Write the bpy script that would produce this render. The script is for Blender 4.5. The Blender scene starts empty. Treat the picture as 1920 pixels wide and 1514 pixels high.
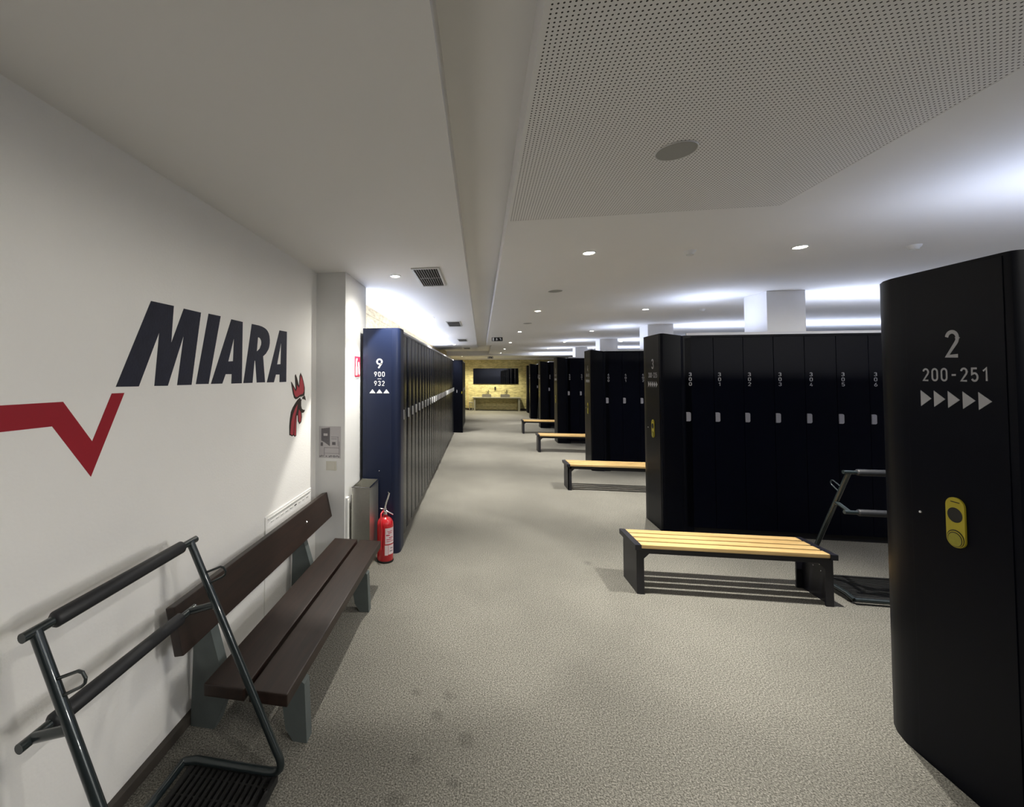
import bpy, bmesh, math, random
from mathutils import Vector, Matrix
random.seed(7)
PI = math.pi
sc = bpy.context.scene
col = sc.collection
H = 1.62
# ------------------------------------------------------------------ camera
cam = bpy.data.cameras.new('camera')
cam.sensor_fit = 'HORIZONTAL'; cam.sensor_width = 36.0
cam.lens = 790.0 / 1920 * 36
cam.shift_x = (960 - 769.9) / 1920
cam.shift_y = (681.8 - 757) / 1920
cam.clip_start = 0.05; cam.clip_end = 200
co = bpy.data.objects.new('camera', cam)
co.location = (0, 0, H)
co.rotation_euler = (PI / 2 + 0.02865, 0, 0.16593)
col.objects.link(co); sc.camera = co

# ------------------------------------------------------------------ materials
def newmat(name):
    m = bpy.data.materials.new(name); m.use_nodes = True
    nt = m.node_tree
    return m, nt, nt.nodes['Principled BSDF']

def mat(name, c, rough=0.5, metal=0.0, noise=0.0, nscale=20.0, bump=0.0, bscale=200.0, spec=0.5, coat=0.0, emit=None, es=0.0):
    m, nt, b = newmat(name)
    b.inputs['Base Color'].default_value = (*c, 1)
    b.inputs['Roughness'].default_value = rough
    b.inputs['Metallic'].default_value = metal
    b.inputs['Specular IOR Level'].default_value = spec
    b.inputs['Coat Weight'].default_value = coat
    tc = nt.nodes.new('ShaderNodeTexCoord')
    if noise:
        n = nt.nodes.new('ShaderNodeTexNoise'); n.inputs['Scale'].default_value = nscale; n.inputs['Detail'].default_value = 5
        nt.links.new(tc.outputs['Object'], n.inputs['Vector'])
        mx = nt.nodes.new('ShaderNodeMix'); mx.data_type = 'RGBA'
        mx.inputs[6].default_value = (*[v * (1 - noise) for v in c], 1)
        mx.inputs[7].default_value = (*[min(1, v * (1 + noise)) for v in c], 1)
        nt.links.new(n.outputs['Fac'], mx.inputs[0]); nt.links.new(mx.outputs[2], b.inputs['Base Color'])
    if bump:
        n2 = nt.nodes.new('ShaderNodeTexNoise'); n2.inputs['Scale'].default_value = bscale; n2.inputs['Detail'].default_value = 3
        nt.links.new(tc.outputs['Object'], n2.inputs['Vector'])
        bp = nt.nodes.new('ShaderNodeBump'); bp.inputs['Strength'].default_value = bump; bp.inputs['Distance'].default_value = 0.01
        nt.links.new(n2.outputs['Fac'], bp.inputs['Height']); nt.links.new(bp.outputs['Normal'], b.inputs['Normal'])
    if emit:
        b.inputs['Emission Color'].default_value = (*emit, 1); b.inputs['Emission Strength'].default_value = es
    return m

M = {}
M['wall'] = mat('white_plaster', (0.83, 0.82, 0.80), 0.75, noise=0.03, nscale=3, bump=0.12, bscale=90)
M['ceil'] = mat('ceiling_white', (0.80, 0.79, 0.78), 0.8, noise=0.015, nscale=2)
M['trimdark'] = mat('skirting_brown', (0.045, 0.038, 0.032), 0.6, noise=0.2)
M['pillar'] = mat('pillar_paint', (0.80, 0.80, 0.79), 0.6, noise=0.02)
M['column'] = mat('column_paint', (0.84, 0.84, 0.86), 0.6, noise=0.02)
M['navy'] = mat('navy_laminate', (0.0004, 0.0010, 0.0050), 0.45, noise=0.25, nscale=6, spec=0.08)
M['panel'] = mat('charcoal_panel', (0.0009, 0.0015, 0.0045), 0.40, noise=0.2, nscale=8, spec=0.11)
M['navygloss'] = mat('navy_gloss_laminate', (0.004, 0.006, 0.014), 0.26, noise=0.2, nscale=5, bump=0.04, bscale=7, spec=0.34)
M['navyend'] = mat('navy_blue_panel', (0.0045, 0.010, 0.036), 0.4, noise=0.15, nscale=4)
M['navywall'] = mat('dark_navy_paint', (0.02, 0.025, 0.045), 0.7, noise=0.1)
M['carcass'] = mat('locker_carcass', (0.004, 0.004, 0.007), 0.6, noise=0.1)
M['tray'] = mat('white_light_trough', (0.75, 0.75, 0.80), 0.5)
M['grey'] = mat('grey_print', (0.34, 0.34, 0.36), 0.6)
M['white'] = mat('white_print', (0.80, 0.82, 0.84), 0.5)
M['lock'] = mat('grey_lock', (0.27, 0.27, 0.31), 0.45, noise=0.1, nscale=60)
M['lockmetal'] = mat('satin_metal', (0.75, 0.75, 0.76), 0.45, 0.4)
M['chrome'] = mat('chrome', (0.80, 0.80, 0.82), 0.12, 1.0)
M['steel'] = mat('brushed_steel', (0.78, 0.77, 0.71), 0.38, 1.0, noise=0.08, nscale=40)
M['yellow'] = mat('yellow_plastic', (0.36, 0.30, 0.02), 0.4)
M['yellow2'] = mat('olive_disc', (0.30, 0.28, 0.04), 0.35, 0.3, noise=0.2, nscale=80)
M['black'] = mat('black_plastic', (0.004, 0.004, 0.004), 0.5)
M['benchframe'] = mat('bench_frame_black', (0.006, 0.006, 0.011), 0.4, noise=0.2, nscale=30)
M['tube'] = mat('dark_green_steel', (0.018, 0.026, 0.028), 0.28, 0.3, noise=0.2, nscale=30, coat=0.4)
M['foam'] = mat('black_foam_sleeve', (0.012, 0.013, 0.016), 0.5, noise=0.15, nscale=60)
M['rubber'] = mat('black_rubber', (0.010, 0.010, 0.010), 0.6, noise=0.4, nscale=40)
M['support'] = mat('grey_green_support', (0.085, 0.10, 0.098), 0.6, noise=0.2, nscale=14, bump=0.1, bscale=60)
M['inknavy'] = mat('painted_navy_letters', (0.010, 0.012, 0.028), 0.6, noise=0.35, nscale=25, bump=0.2, bscale=90)
M['inkred'] = mat('painted_red_line', (0.30, 0.002, 0.014), 0.6, noise=0.08, nscale=6)
M['inkred2'] = mat('painted_red_rooster', (0.38, 0.040, 0.055), 0.6, noise=0.1)
M['inkblack'] = mat('painted_black_outline', (0.022, 0.014, 0.010), 0.6)
M['red'] = mat('extinguisher_red', (0.52, 0.012, 0.02), 0.25, coat=0.5)
M['signred'] = mat('sign_red', (0.50, 0.02, 0.06), 0.5)
M['paper'] = mat('paper', (0.55, 0.53, 0.54), 0.8, noise=0.06, nscale=30)
M['papergrey'] = mat('paper_grey_print', (0.16, 0.15, 0.16), 0.8, noise=0.3, nscale=60)
M['switch'] = mat('switch_cream', (0.62, 0.60, 0.53), 0.4)
M['sign_label'] = mat('extinguisher_label', (0.75, 0.62, 0.64), 0.5, noise=0.15, nscale=120)
M['lampglass'] = mat('lamp_lens', (1, 1, 1), 0.3, emit=(1.0, 0.93, 0.80), es=60)
M['ring'] = mat('lamp_ring', (0.66, 0.66, 0.64), 0.35, 0.2)
M['grille'] = mat('speaker_grille', (0.33, 0.33, 0.31), 0.7, noise=0.1, nscale=300)
M['ventframe'] = mat('vent_frame', (0.62, 0.62, 0.60), 0.4, 0.3)
M['ventdark'] = mat('vent_cavity', (0.012, 0.012, 0.012), 0.8)
M['ventbar'] = mat('vent_bar', (0.30, 0.29, 0.28), 0.5, 0.3)
M['mirror'] = mat('mirror_glass', (0.75, 0.76, 0.78), 0.02, 1.0)
M['stonegrey'] = mat('counter_stone', (0.26, 0.25, 0.19), 0.6, noise=0.15, nscale=8)
M['basin'] = mat('basin_ceramic', (0.17, 0.16, 0.14), 0.3)

def m_floor():
    m, nt, b = newmat('speckled_carpet')
    tc = nt.nodes.new('ShaderNodeTexCoord')
    L = nt.links.new
    def noise(s, d=2, r=0.6):
        n = nt.nodes.new('ShaderNodeTexNoise'); n.inputs['Scale'].default_value = s; n.inputs['Detail'].default_value = d; n.inputs['Roughness'].default_value = r
        L(tc.outputs['Object'], n.inputs['Vector']); return n
    n1 = noise(150, 3, 0.8)
    cr = nt.nodes.new('ShaderNodeValToRGB')
    e = cr.color_ramp.elements
    e[0].position = 0.36; e[0].color = (0.050, 0.048, 0.041, 1)
    e[1].position = 0.66; e[1].color = (0.33, 0.315, 0.28, 1)
    k = cr.color_ramp.elements.new(0.5); k.color = (0.150, 0.144, 0.125, 1)
    L(n1.outputs['Fac'], cr.inputs[0])
    n2 = noise(1.3, 4)
    r2 = nt.nodes.new('ShaderNodeMapRange'); r2.inputs[1].default_value = 0.3; r2.inputs[2].default_value = 0.7; r2.inputs[3].default_value = 0.88; r2.inputs[4].default_value = 1.08
    L(n2.outputs['Fac'], r2.inputs[0])
    mx = nt.nodes.new('ShaderNodeMix'); mx.data_type = 'RGBA'; mx.blend_type = 'MULTIPLY'; mx.inputs[0].default_value = 1
    L(cr.outputs[0], mx.inputs[6]); L(r2.outputs[0], mx.inputs[7])
    cur = mx.outputs[2]
    sep = nt.nodes.new('ShaderNodeSeparateXYZ'); L(tc.outputs['Object'], sep.inputs[0])
    # worn dark stains, each a spot of its own on the carpet
    nz = noise(9, 4)
    for x, y, r in STAINS:
        d = nt.nodes.new('ShaderNodeVectorMath'); d.operation = 'DISTANCE'; d.inputs[1].default_value = (x, y, 0)
        L(tc.outputs['Object'], d.inputs[0])
        ad = nt.nodes.new('ShaderNodeMath'); ad.operation = 'MULTIPLY_ADD'; ad.inputs[1].default_value = 0.12; L(nz.outputs['Fac'], ad.inputs[0]); L(d.outputs['Value'], ad.inputs[2])
        mr = nt.nodes.new('ShaderNodeMapRange'); mr.inputs[1].default_value = r * 0.4 + 0.06; mr.inputs[2].default_value = r * 1.3 + 0.06
        mr.inputs[3].default_value = 0.78; mr.inputs[4].default_value = 1.0; L(ad.outputs[0], mr.inputs[0])
        mm = nt.nodes.new('ShaderNodeMix'); mm.data_type = 'RGBA'; mm.blend_type = 'MULTIPLY'; mm.inputs[0].default_value = 1
        L(cur, mm.inputs[6]); L(mr.outputs[0], mm.inputs[7]); cur = mm.outputs[2]
    L(cur, b.inputs['Base Color'])
    b.inputs['Roughness'].default_value = 0.95; b.inputs['Specular IOR Level'].default_value = 0.1
    bp = nt.nodes.new('ShaderNodeBump'); bp.inputs['Strength'].default_value = 0.5; bp.inputs['Distance'].default_value = 0.004
    L(n1.outputs['Fac'], bp.inputs['Height']); L(bp.outputs['Normal'], b.inputs['Normal'])
    return m
STAINS = [(-0.22, 2.05, .03), (-0.17, 2.18, .035), (-0.34, 2.17, .025), (-0.07, 1.93, .03), (-0.29, 1.80, .03), (-0.12, 1.72, .022),
          (-0.34, 1.62, .035), (-0.09, 1.60, .03), (0.63, 1.66, .02), (0.9, 3.9, .04), (0.25, 1.60, .02)]
M['floor'] = m_floor()

def m_perf():
    m, nt, b = newmat('perforated_acoustic_board')
    L = nt.links.new
    tc = nt.nodes.new('ShaderNodeTexCoord')
    sc_ = nt.nodes.new('ShaderNodeVectorMath'); sc_.operation = 'SCALE'; sc_.inputs['Scale'].default_value = 1 / 0.0135
    L(tc.outputs['Object'], sc_.inputs[0])
    fr = nt.nodes.new('ShaderNodeVectorMath'); fr.operation = 'FRACTION'; L(sc_.outputs[0], fr.inputs[0])
    sep = nt.nodes.new('ShaderNodeSeparateXYZ'); L(fr.outputs[0], sep.inputs[0])
    def sq(o):
        a = nt.nodes.new('ShaderNodeMath'); a.operation = 'SUBTRACT'; a.inputs[1].default_value = 0.5; L(o, a.inputs[0])
        q = nt.nodes.new('ShaderNodeMath'); q.operation = 'POWER'; q.inputs[1].default_value = 2; L(a.outputs[0], q.inputs[0]); return q.outputs[0]
    s = nt.nodes.new('ShaderNodeMath'); s.operation = 'ADD'; L(sq(sep.outputs[0]), s.inputs[0]); L(sq(sep.outputs[1]), s.inputs[1])
    lt = nt.nodes.new('ShaderNodeMath'); lt.operation = 'LESS_THAN'; lt.inputs[1].default_value = 0.20 ** 2; L(s.outputs[0], lt.inputs[0])
    mx = nt.nodes.new('ShaderNodeMix'); mx.data_type = 'RGBA'
    mx.inputs[6].default_value = (0.80, 0.79, 0.78, 1); mx.inputs[7].default_value = (0.02, 0.018, 0.015, 1)
    L(lt.outputs[0], mx.inputs[0]); L(mx.outputs[2], b.inputs['Base Color'])
    b.inputs['Roughness'].default_value = 0.8
    return m
M['perf'] = m_perf()

def m_stone(name, a, bcol, plane):
    m, nt, b = newmat(name)
    L = nt.links.new
    tc = nt.nodes.new('ShaderNodeTexCoord')
    sp = nt.nodes.new('ShaderNodeSeparateXYZ'); L(tc.outputs['Object'], sp.inputs[0])
    cb = nt.nodes.new('ShaderNodeCombineXYZ'); L(sp.outputs[plane], cb.inputs[0]); L(sp.outputs[2], cb.inputs[1])
    br = nt.nodes.new('ShaderNodeTexBrick'); br.inputs['Scale'].default_value = 1.0
    br.inputs['Brick Width'].default_value = 0.62; br.inputs['Row Height'].default_value = 0.17; br.inputs['Mortar Size'].default_value = 0.006
    br.inputs['Color1'].default_value = (*a, 1); br.inputs['Color2'].default_value = (*bcol, 1); br.inputs['Mortar'].default_value = (*[v * .7 for v in bcol], 1)
    L(cb.outputs[0], br.inputs['Vector'])
    n = nt.nodes.new('ShaderNodeTexNoise'); n.inputs['Scale'].default_value = 7; n.inputs['Detail'].default_value = 6
    mp = nt.nodes.new('ShaderNodeMapping'); mp.inputs['Scale'].default_value = (1, 1, 4); L(tc.outputs['Object'], mp.inputs[0]); L(mp.outputs[0], n.inputs['Vector'])
    mr = nt.nodes.new('ShaderNodeMapRange'); mr.inputs[1].default_value = .3; mr.inputs[2].default_value = .7; mr.inputs[3].default_value = .65; mr.inputs[4].default_value = 1.25
    L(n.outputs['Fac'], mr.inputs[0])
    mx = nt.nodes.new('ShaderNodeMix'); mx.data_type = 'RGBA'; mx.blend_type = 'MULTIPLY'; mx.inputs[0].default_value = 1
    L(br.outputs[0], mx.inputs[6]); L(mr.outputs[0], mx.inputs[7]); L(mx.outputs[2], b.inputs['Base Color'])
    b.inputs['Roughness'].default_value = 0.7
    bp = nt.nodes.new('ShaderNodeBump'); bp.inputs['Strength'].default_value = .4; bp.inputs['Distance'].default_value = .01
    L(n.outputs['Fac'], bp.inputs['Height']); L(bp.outputs['Normal'], b.inputs['Normal'])
    return m
M['stone'] = m_stone('travertine_wall', (0.58, 0.52, 0.27), (0.50, 0.44, 0.21), 0)
M['stoneL'] = m_stone('travertine_side_wall', (0.58, 0.47, 0.28), (0.48, 0.38, 0.21), 1)

def m_wood(name, a, c, axis=0, rough=0.4, coat=0.0, sc_=1.0):
    m, nt, b = newmat(name)
    L = nt.links.new
    tc = nt.nodes.new('ShaderNodeTexCoord')
    mp = nt.nodes.new('ShaderNodeMapping')
    s = [26 * sc_, 26 * sc_, 26 * sc_]; s[axis] = 1.6 * sc_
    mp.inputs['Scale'].default_value = s; L(tc.outputs['Object'], mp.inputs[0])
    n = nt.nodes.new('ShaderNodeTexNoise'); n.inputs['Scale'].default_value = 1.6; n.inputs['Detail'].default_value = 5; n.inputs['Distortion'].default_value = .6
    L(mp.outputs[0], n.inputs['Vector'])
    cr = nt.nodes.new('ShaderNodeValToRGB'); cr.color_ramp.elements[0].position = .3; cr.color_ramp.elements[1].position = .7
    cr.color_ramp.elements[0].color = (*a, 1); cr.color_ramp.elements[1].color = (*c, 1)
    L(n.outputs['Fac'], cr.inputs[0]); L(cr.outputs[0], b.inputs['Base Color'])
    b.inputs['Roughness'].default_value = rough; b.inputs['Coat Weight'].default_value = coat
    return m
M['pine'] = m_wood('varnished_pine', (0.42, 0.27, 0.10), (0.56, 0.39, 0.18), 0, 0.4, 0.3)
M['darkwood'] = m_wood('dark_brown_wood', (0.010, 0.0048, 0.0030), (0.024, 0.011, 0.007), 1, 0.46, 0.0)

# ------------------------------------------------------------------ mesh builder
class MB:
    def __init__(s): s.bm = bmesh.new()
    def box(s, x0, x1, y0, y1, z0, z1, bev=0.0):
        r = bmesh.ops.create_cube(s.bm, size=1)
        for v in r['verts']:
            v.co = Vector((x0 + (v.co.x + .5) * (x1 - x0), y0 + (v.co.y + .5) * (y1 - y0), z0 + (v.co.z + .5) * (z1 - z0)))
        if bev:
            ed = list({e for v in r['verts'] for e in v.link_edges})
            bmesh.ops.bevel(s.bm, geom=ed, offset=bev, segments=2, affect='EDGES', profile=.7)
        return s
    def prism(s, pts, f0, f1, caps=True, holes=None):
        """pts: loop of 2-D points; f0/f1 map a 2-D point to the two 3-D caps"""
        n = len(pts)
        a = [s.bm.verts.new(f0(*p)) for p in pts]; b = [s.bm.verts.new(f1(*p)) for p in pts]
        for i in range(n):
            j = (i + 1) % n; s.bm.faces.new((a[i], a[j], b[j], b[i]))
        ca = [s.bm.edges.get((a[i], a[(i + 1) % n])) for i in range(n)]; cb = [s.bm.edges.get((b[i], b[(i + 1) % n])) for i in range(n)]
        for h in holes or []:
            m_ = len(h)
            c = [s.bm.verts.new(f0(*p)) for p in h]; d = [s.bm.verts.new(f1(*p)) for p in h]
            for i in range(m_):
                j = (i + 1) % m_; s.bm.faces.new((c[i], c[j], d[j], d[i]))
            ca += [s.bm.edges.get((c[i], c[(i + 1) % m_])) for i in range(m_)]; cb += [s.bm.edges.get((d[i], d[(i + 1) % m_])) for i in range(m_)]
        if caps:
            bmesh.ops.triangle_fill(s.bm, use_beauty=True, edges=ca); bmesh.ops.triangle_fill(s.bm, use_beauty=True, edges=cb)
        return s
    def zprism(s, pts, z0, z1): return s.prism(pts, lambda x, y: (x, y, z0), lambda x, y: (x, y, z1))
    def xprism(s, pts, x0, x1, holes=None): return s.prism(pts, lambda y, z: (x0, y, z), lambda y, z: (x1, y, z), holes=holes)
    def yprism(s, pts, y0, y1): return s.prism(pts, lambda x, z: (x, y0, z), lambda x, z: (x, y1, z))
    def tube(s, path, r, n=12, caps=True):
        P = [Vector(p) for p in path]; rings = []
        ref = None
        for i, p in enumerate(P):
            if i == 0: t = P[1] - P[0]
            elif i == len(P) - 1: t = P[-1] - P[-2]
            else: t = (P[i + 1] - p).normalized() + (p - P[i - 1]).normalized()
            t.normalize()
            if ref is None:
                ref = Vector((0, 0, 1)) if abs(t.z) < .9 else Vector((1, 0, 0))
            u = t.cross(ref).normalized(); w = u.cross(t).normalized(); ref = w
            rr = r[i] if isinstance(r, (list, tuple)) else r
            rings.append([s.bm.verts.new(p + (u * math.cos(a) + w * math.sin(a)) * rr) for a in [2 * PI * k / n for k in range(n)]])
        for a, b in zip(rings, rings[1:]):
            for k in range(n):
                s.bm.faces.new((a[k], a[(k + 1) % n], b[(k + 1) % n], b[k]))
        if caps:
            s.bm.faces.new(rings[0][::-1]); s.bm.faces.new(rings[-1])
        return s
    def lathe(s, prof, n=32, c=(0, 0, 0)):
        rings = []
        for r, z in prof:
            rings.append([s.bm.verts.new((c[0] + r * math.cos(2 * PI * k / n), c[1] + r * math.sin(2 * PI * k / n), c[2] + z)) for k in range(n)] if r > 1e-6 else [s.bm.verts.new((c[0], c[1], c[2] + z))])
        for a, b in zip(rings, rings[1:]):
            for k in range(n):
                if len(a) == 1 and len(b) == 1: continue
                if len(a) == 1: s.bm.faces.new((a[0], b[(k + 1) % n], b[k]))
                elif len(b) == 1: s.bm.faces.new((a[k], a[(k + 1) % n], b[0]))
                else: s.bm.faces.new((a[k], a[(k + 1) % n], b[(k + 1) % n], b[k]))
        return s
    def build(s, name, m, parent=None, smooth=False):
        bmesh.ops.recalc_face_normals(s.bm, faces=s.bm.faces)
        me = bpy.data.meshes.new(name); s.bm.to_mesh(me); s.bm.free()
        me.materials.append(m)
        if smooth:
            for p in me.polygons: p.use_smooth = True
            try: me.set_sharp_from_angle(angle=math.radians(38))
            except Exception: pass
        o = bpy.data.objects.new(name, me); col.objects.link(o)
        if parent: o.parent = parent
        return o

def tag(o, label=None, cat=None, group=None, kind=None):
    if label: o['label'] = label
    if cat: o['category'] = cat
    if group: o['group'] = group
    if kind: o['kind'] = kind
    return o
def empty(name, loc, rz=0, **k):
    o = bpy.data.objects.new(name, None); o.location = loc; o.rotation_euler = (0, 0, rz); o.empty_display_size = .1
    col.objects.link(o); return tag(o, **k)
def copy_tree(o, parent=None):
    c = o.copy(); col.objects.link(c); c.parent = parent
    for ch in o.children: copy_tree(ch, c)
    return c
def struct(name, mb, m, label=None, **k):
    o = mb.build(name, m, **k); return tag(o, label=label, kind='structure')

_tc = {}
def arc(cx, cy, rx, ry, a0, a1, n=10):
    return [(cx + rx * math.cos(math.radians(a0 + (a1 - a0) * i / n)), cy + ry * math.sin(math.radians(a0 + (a1 - a0) * i / n))) for i in range(n + 1)]
def glyph(ch):
    """centre lines of a narrow engineering numeral in a box 0..1 x 0..2"""
    if ch == '0': return [arc(.5, 1.5, .5, .5, 0, 180) + arc(.5, .5, .5, .5, 180, 360) + [(1, 1.5)]]
    if ch == '1': return [[(.12, 1.55), (.66, 2.0), (.66, 0)]]
    if ch == '2': return [arc(.5, 1.5, .5, .5, 170, 0) + arc(.3, 1.5, .7, .7, 0, -35, 4) + [(0, 0), (1.02, 0)]]
    if ch == '3': return [arc(.48, 1.52, .48, .48, 165, -90) + [(.40, 1.04)], [(.40, 1.04)] + arc(.48, .52, .52, .52, 90, -165)]
    if ch == '4': return [[(.62, 2.0), (0, .48), (1.05, .48)], [(.74, 1.05), (.74, 0)]]
    if ch == '5': return [[(.95, 2.0), (.08, 2.0), (.04, 1.05)] + arc(.48, .62, .52, .62, 120, -150, 14)]
    if ch == '6': return [[(.70, 2.0), (.10, .95)] + arc(.5, .55, .5, .55, 150, 510, 20)]
    if ch == '7': return [[(0, 1.6), (0, 2.0), (1, 2.0), (.38, 0)]]
    if ch == '8': return [arc(.5, 1.5, .45, .5, 0, 360, 20), arc(.5, .52, .5, .52, 0, 360, 20)]
    if ch == '9': return [[(.30, 0), (.90, 1.05)] + arc(.5, 1.45, .5, .55, -30, 330, 20)]
    if ch == '-': return [[(.1, .95), (.9, .95)]]
    return []
def numeral_mesh(rows, w, h, sw=.30, depth=.0012, gap=.55, lead=.75):
    key = ('num', tuple(rows), w, h)
    if key in _tc: return _tc[key]
    bm = bmesh.new()
    for ri, row in enumerate(rows):
        oy = -ri * (2 + sw + lead)
        for ci, ch in enumerate(row):
            ox = ci * (1 + sw + gap)
            for path in glyph(ch):
                P = [Vector((x + ox, y + oy)) for x, y in path]
                closed = (P[0] - P[-1]).length < 1e-4
                if closed: P = P[:-1]
                n = len(P); L_, R2 = [], []
                for i in range(n):
                    a = P[i - 1] if (closed or i > 0) else None; b = P[(i + 1) % n] if (closed or i < n - 1) else None
                    t1 = (P[i] - a).normalized() if a is not None else None; t2 = (b - P[i]).normalized() if b is not None else None
                    if t1 is None: t1 = t2
                    if t2 is None: t2 = t1
                    n1 = Vector((-t1.y, t1.x)); n2 = Vector((-t2.y, t2.x)); m_ = (n1 + n2)
                    m_ = m_.normalized() if m_.length > 1e-3 else n1
                    k = min(1.6, 1 / max(.3, m_.dot(n1)))
                    L_.append(P[i] + m_ * sw / 2 * k); R2.append(P[i] - m_ * sw / 2 * k)
                m = n if closed else n - 1
                vl = [[bm.verts.new((p.x, p.y, z)) for p in L_] for z in (0, 1)]; vr = [[bm.verts.new((p.x, p.y, z)) for p in R2] for z in (0, 1)]
                for i in range(m):
                    j = (i + 1) % n
                    bm.faces.new((vl[1][i], vr[1][i], vr[1][j], vl[1][j])); bm.faces.new((vl[0][i], vl[0][j], vr[0][j], vr[0][i]))
                    bm.faces.new((vl[0][i], vl[1][i], vl[1][j], vl[0][j])); bm.faces.new((vr[0][i], vr[0][j], vr[1][j], vr[1][i]))
    me = bpy.data.meshes.new('numerals'); bmesh.ops.recalc_face_normals(bm, faces=bm.faces); bm.to_mesh(me); bm.free()
    xs = [v.co.x for v in me.vertices]; ys = [v.co.y for v in me.vertices]
    nc = max(len(q) for q in rows)
    X0, X1 = (min(xs), max(xs)) if nc > 1 or len(rows) == 1 else (-sw / 2, 1 + sw / 2)
    cx, cy = (X0 + X1) / 2, (min(ys) + max(ys)) / 2; sx, sy = w / (X1 - X0), h / (max(ys) - min(ys))
    for v in me.vertices: v.co = Vector(((v.co.x - cx) * sx, (v.co.y - cy) * sy, (v.co.z - .5) * depth))
    _tc[key] = me
    return me
def put_text(name, body, w, h, c, right, up, m, parent, bold=0.02, line=1.0):
    me = numeral_mesh(body.split('\n'), w, h)
    if not me.materials: me.materials.append(m)
    o = bpy.data.objects.new(name, me); col.objects.link(o); o.parent = parent
    r, u = Vector(right), Vector(up); n = r.cross(u)
    mt = Matrix((r, u, n)).transposed().to_4x4(); mt.translation = Vector(c)
    o.matrix_local = mt
    return o

# ------------------------------------------------------------------ room
YB, XR, YW = -3.6, 9.6, 20.2
CZ = 2.49
XL = -1.364
struct('floor', MB().box(-1.9, XR + .2, YB - .2, YW + .3, -.1, 0), M['floor'])
struct('wall_left', MB().box(-1.9, XL, YB, 3.25, 0, CZ), M['wall'])
struct('wall_left_recess', MB().box(-1.9, XL - .012, 3.25, 3.38, 0, CZ), M['wall'])
struct('wall_left_pillar', MB().box(-1.9, -1.12, 3.38, 4.02, 0, CZ, .004), M['pillar'])
struct('wall_left_stone', MB().box(-1.9, -1.391, 4.02, YW, 0, 2.75), M['stoneL'])
struct('wall_far', MB().box(-1.9, XR, YW, YW + .2, 0, 2.75), M['stone'])
struct('wall_right', MB().box(XR, XR + .2, YB, YW + .2, 0, 2.75), M['wall'])
struct('wall_back', MB().box(-1.9, XR, YB - .2, YB, 0, 2.75), M['navywall'])
struct('ceiling_left', MB().box(-1.9, -.114, YB, 14.06, CZ, 2.7), M['ceil'])
struct('ceiling_channel', MB().box(-1.9, .40, YB, 17.25, 2.61, 2.75), M['ceil'])
cr = MB()
cr.box(.150, .166, YB, 2.415, CZ, 2.7); cr.box(1.512, XR, YB, 2.415, CZ, 2.7); cr.box(.150, XR, 2.415, 12.4, CZ, 2.7); cr.box(.30, XR, 12.4, 17.25, CZ, 2.7)
struct('ceiling_right', cr, M['ceil'])
struct('ceiling_perforated', MB().box(.166, 1.512, YB, 2.415, CZ + .001, 2.6), M['perf'])
struct('ceiling_far', MB().box(-1.9, XR, 17.25, YW, 2.42, 2.75), M['ceil'])
struct('trim_1', MB().box(-1.39, XR, YW - .10, YW, 2.36, 2.42), M['ceil'])
struct('baseboard_left', MB().box(XL, XL + .028, YB, 3.37, 0, .045, .006), M['trimdark'])
struct('baseboard_far', MB().box(-1.391, XR, YW - .03, YW, 0, .08), M['trimdark'])

# wall hatch by the bench
t = empty('access_hatch', (XL, 2.52, 0), label='white slotted hatch panel low on the left wall behind the wooden bench', cat='hatch')
MB().box(0, .006, 0, .725, .05, .715, .002).build('panel', M['wall'], t)
MB().box(.006, .010, .03, .70, .690, .697).build('groove', M['ring'], t)
for i in range(9):
    MB().box(.006, .0085, .07 + i * .07, .105 + i * .07, .662, .668).build('slot', M['ventdark'] if i == 5 else M['ventframe'], t)

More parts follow.
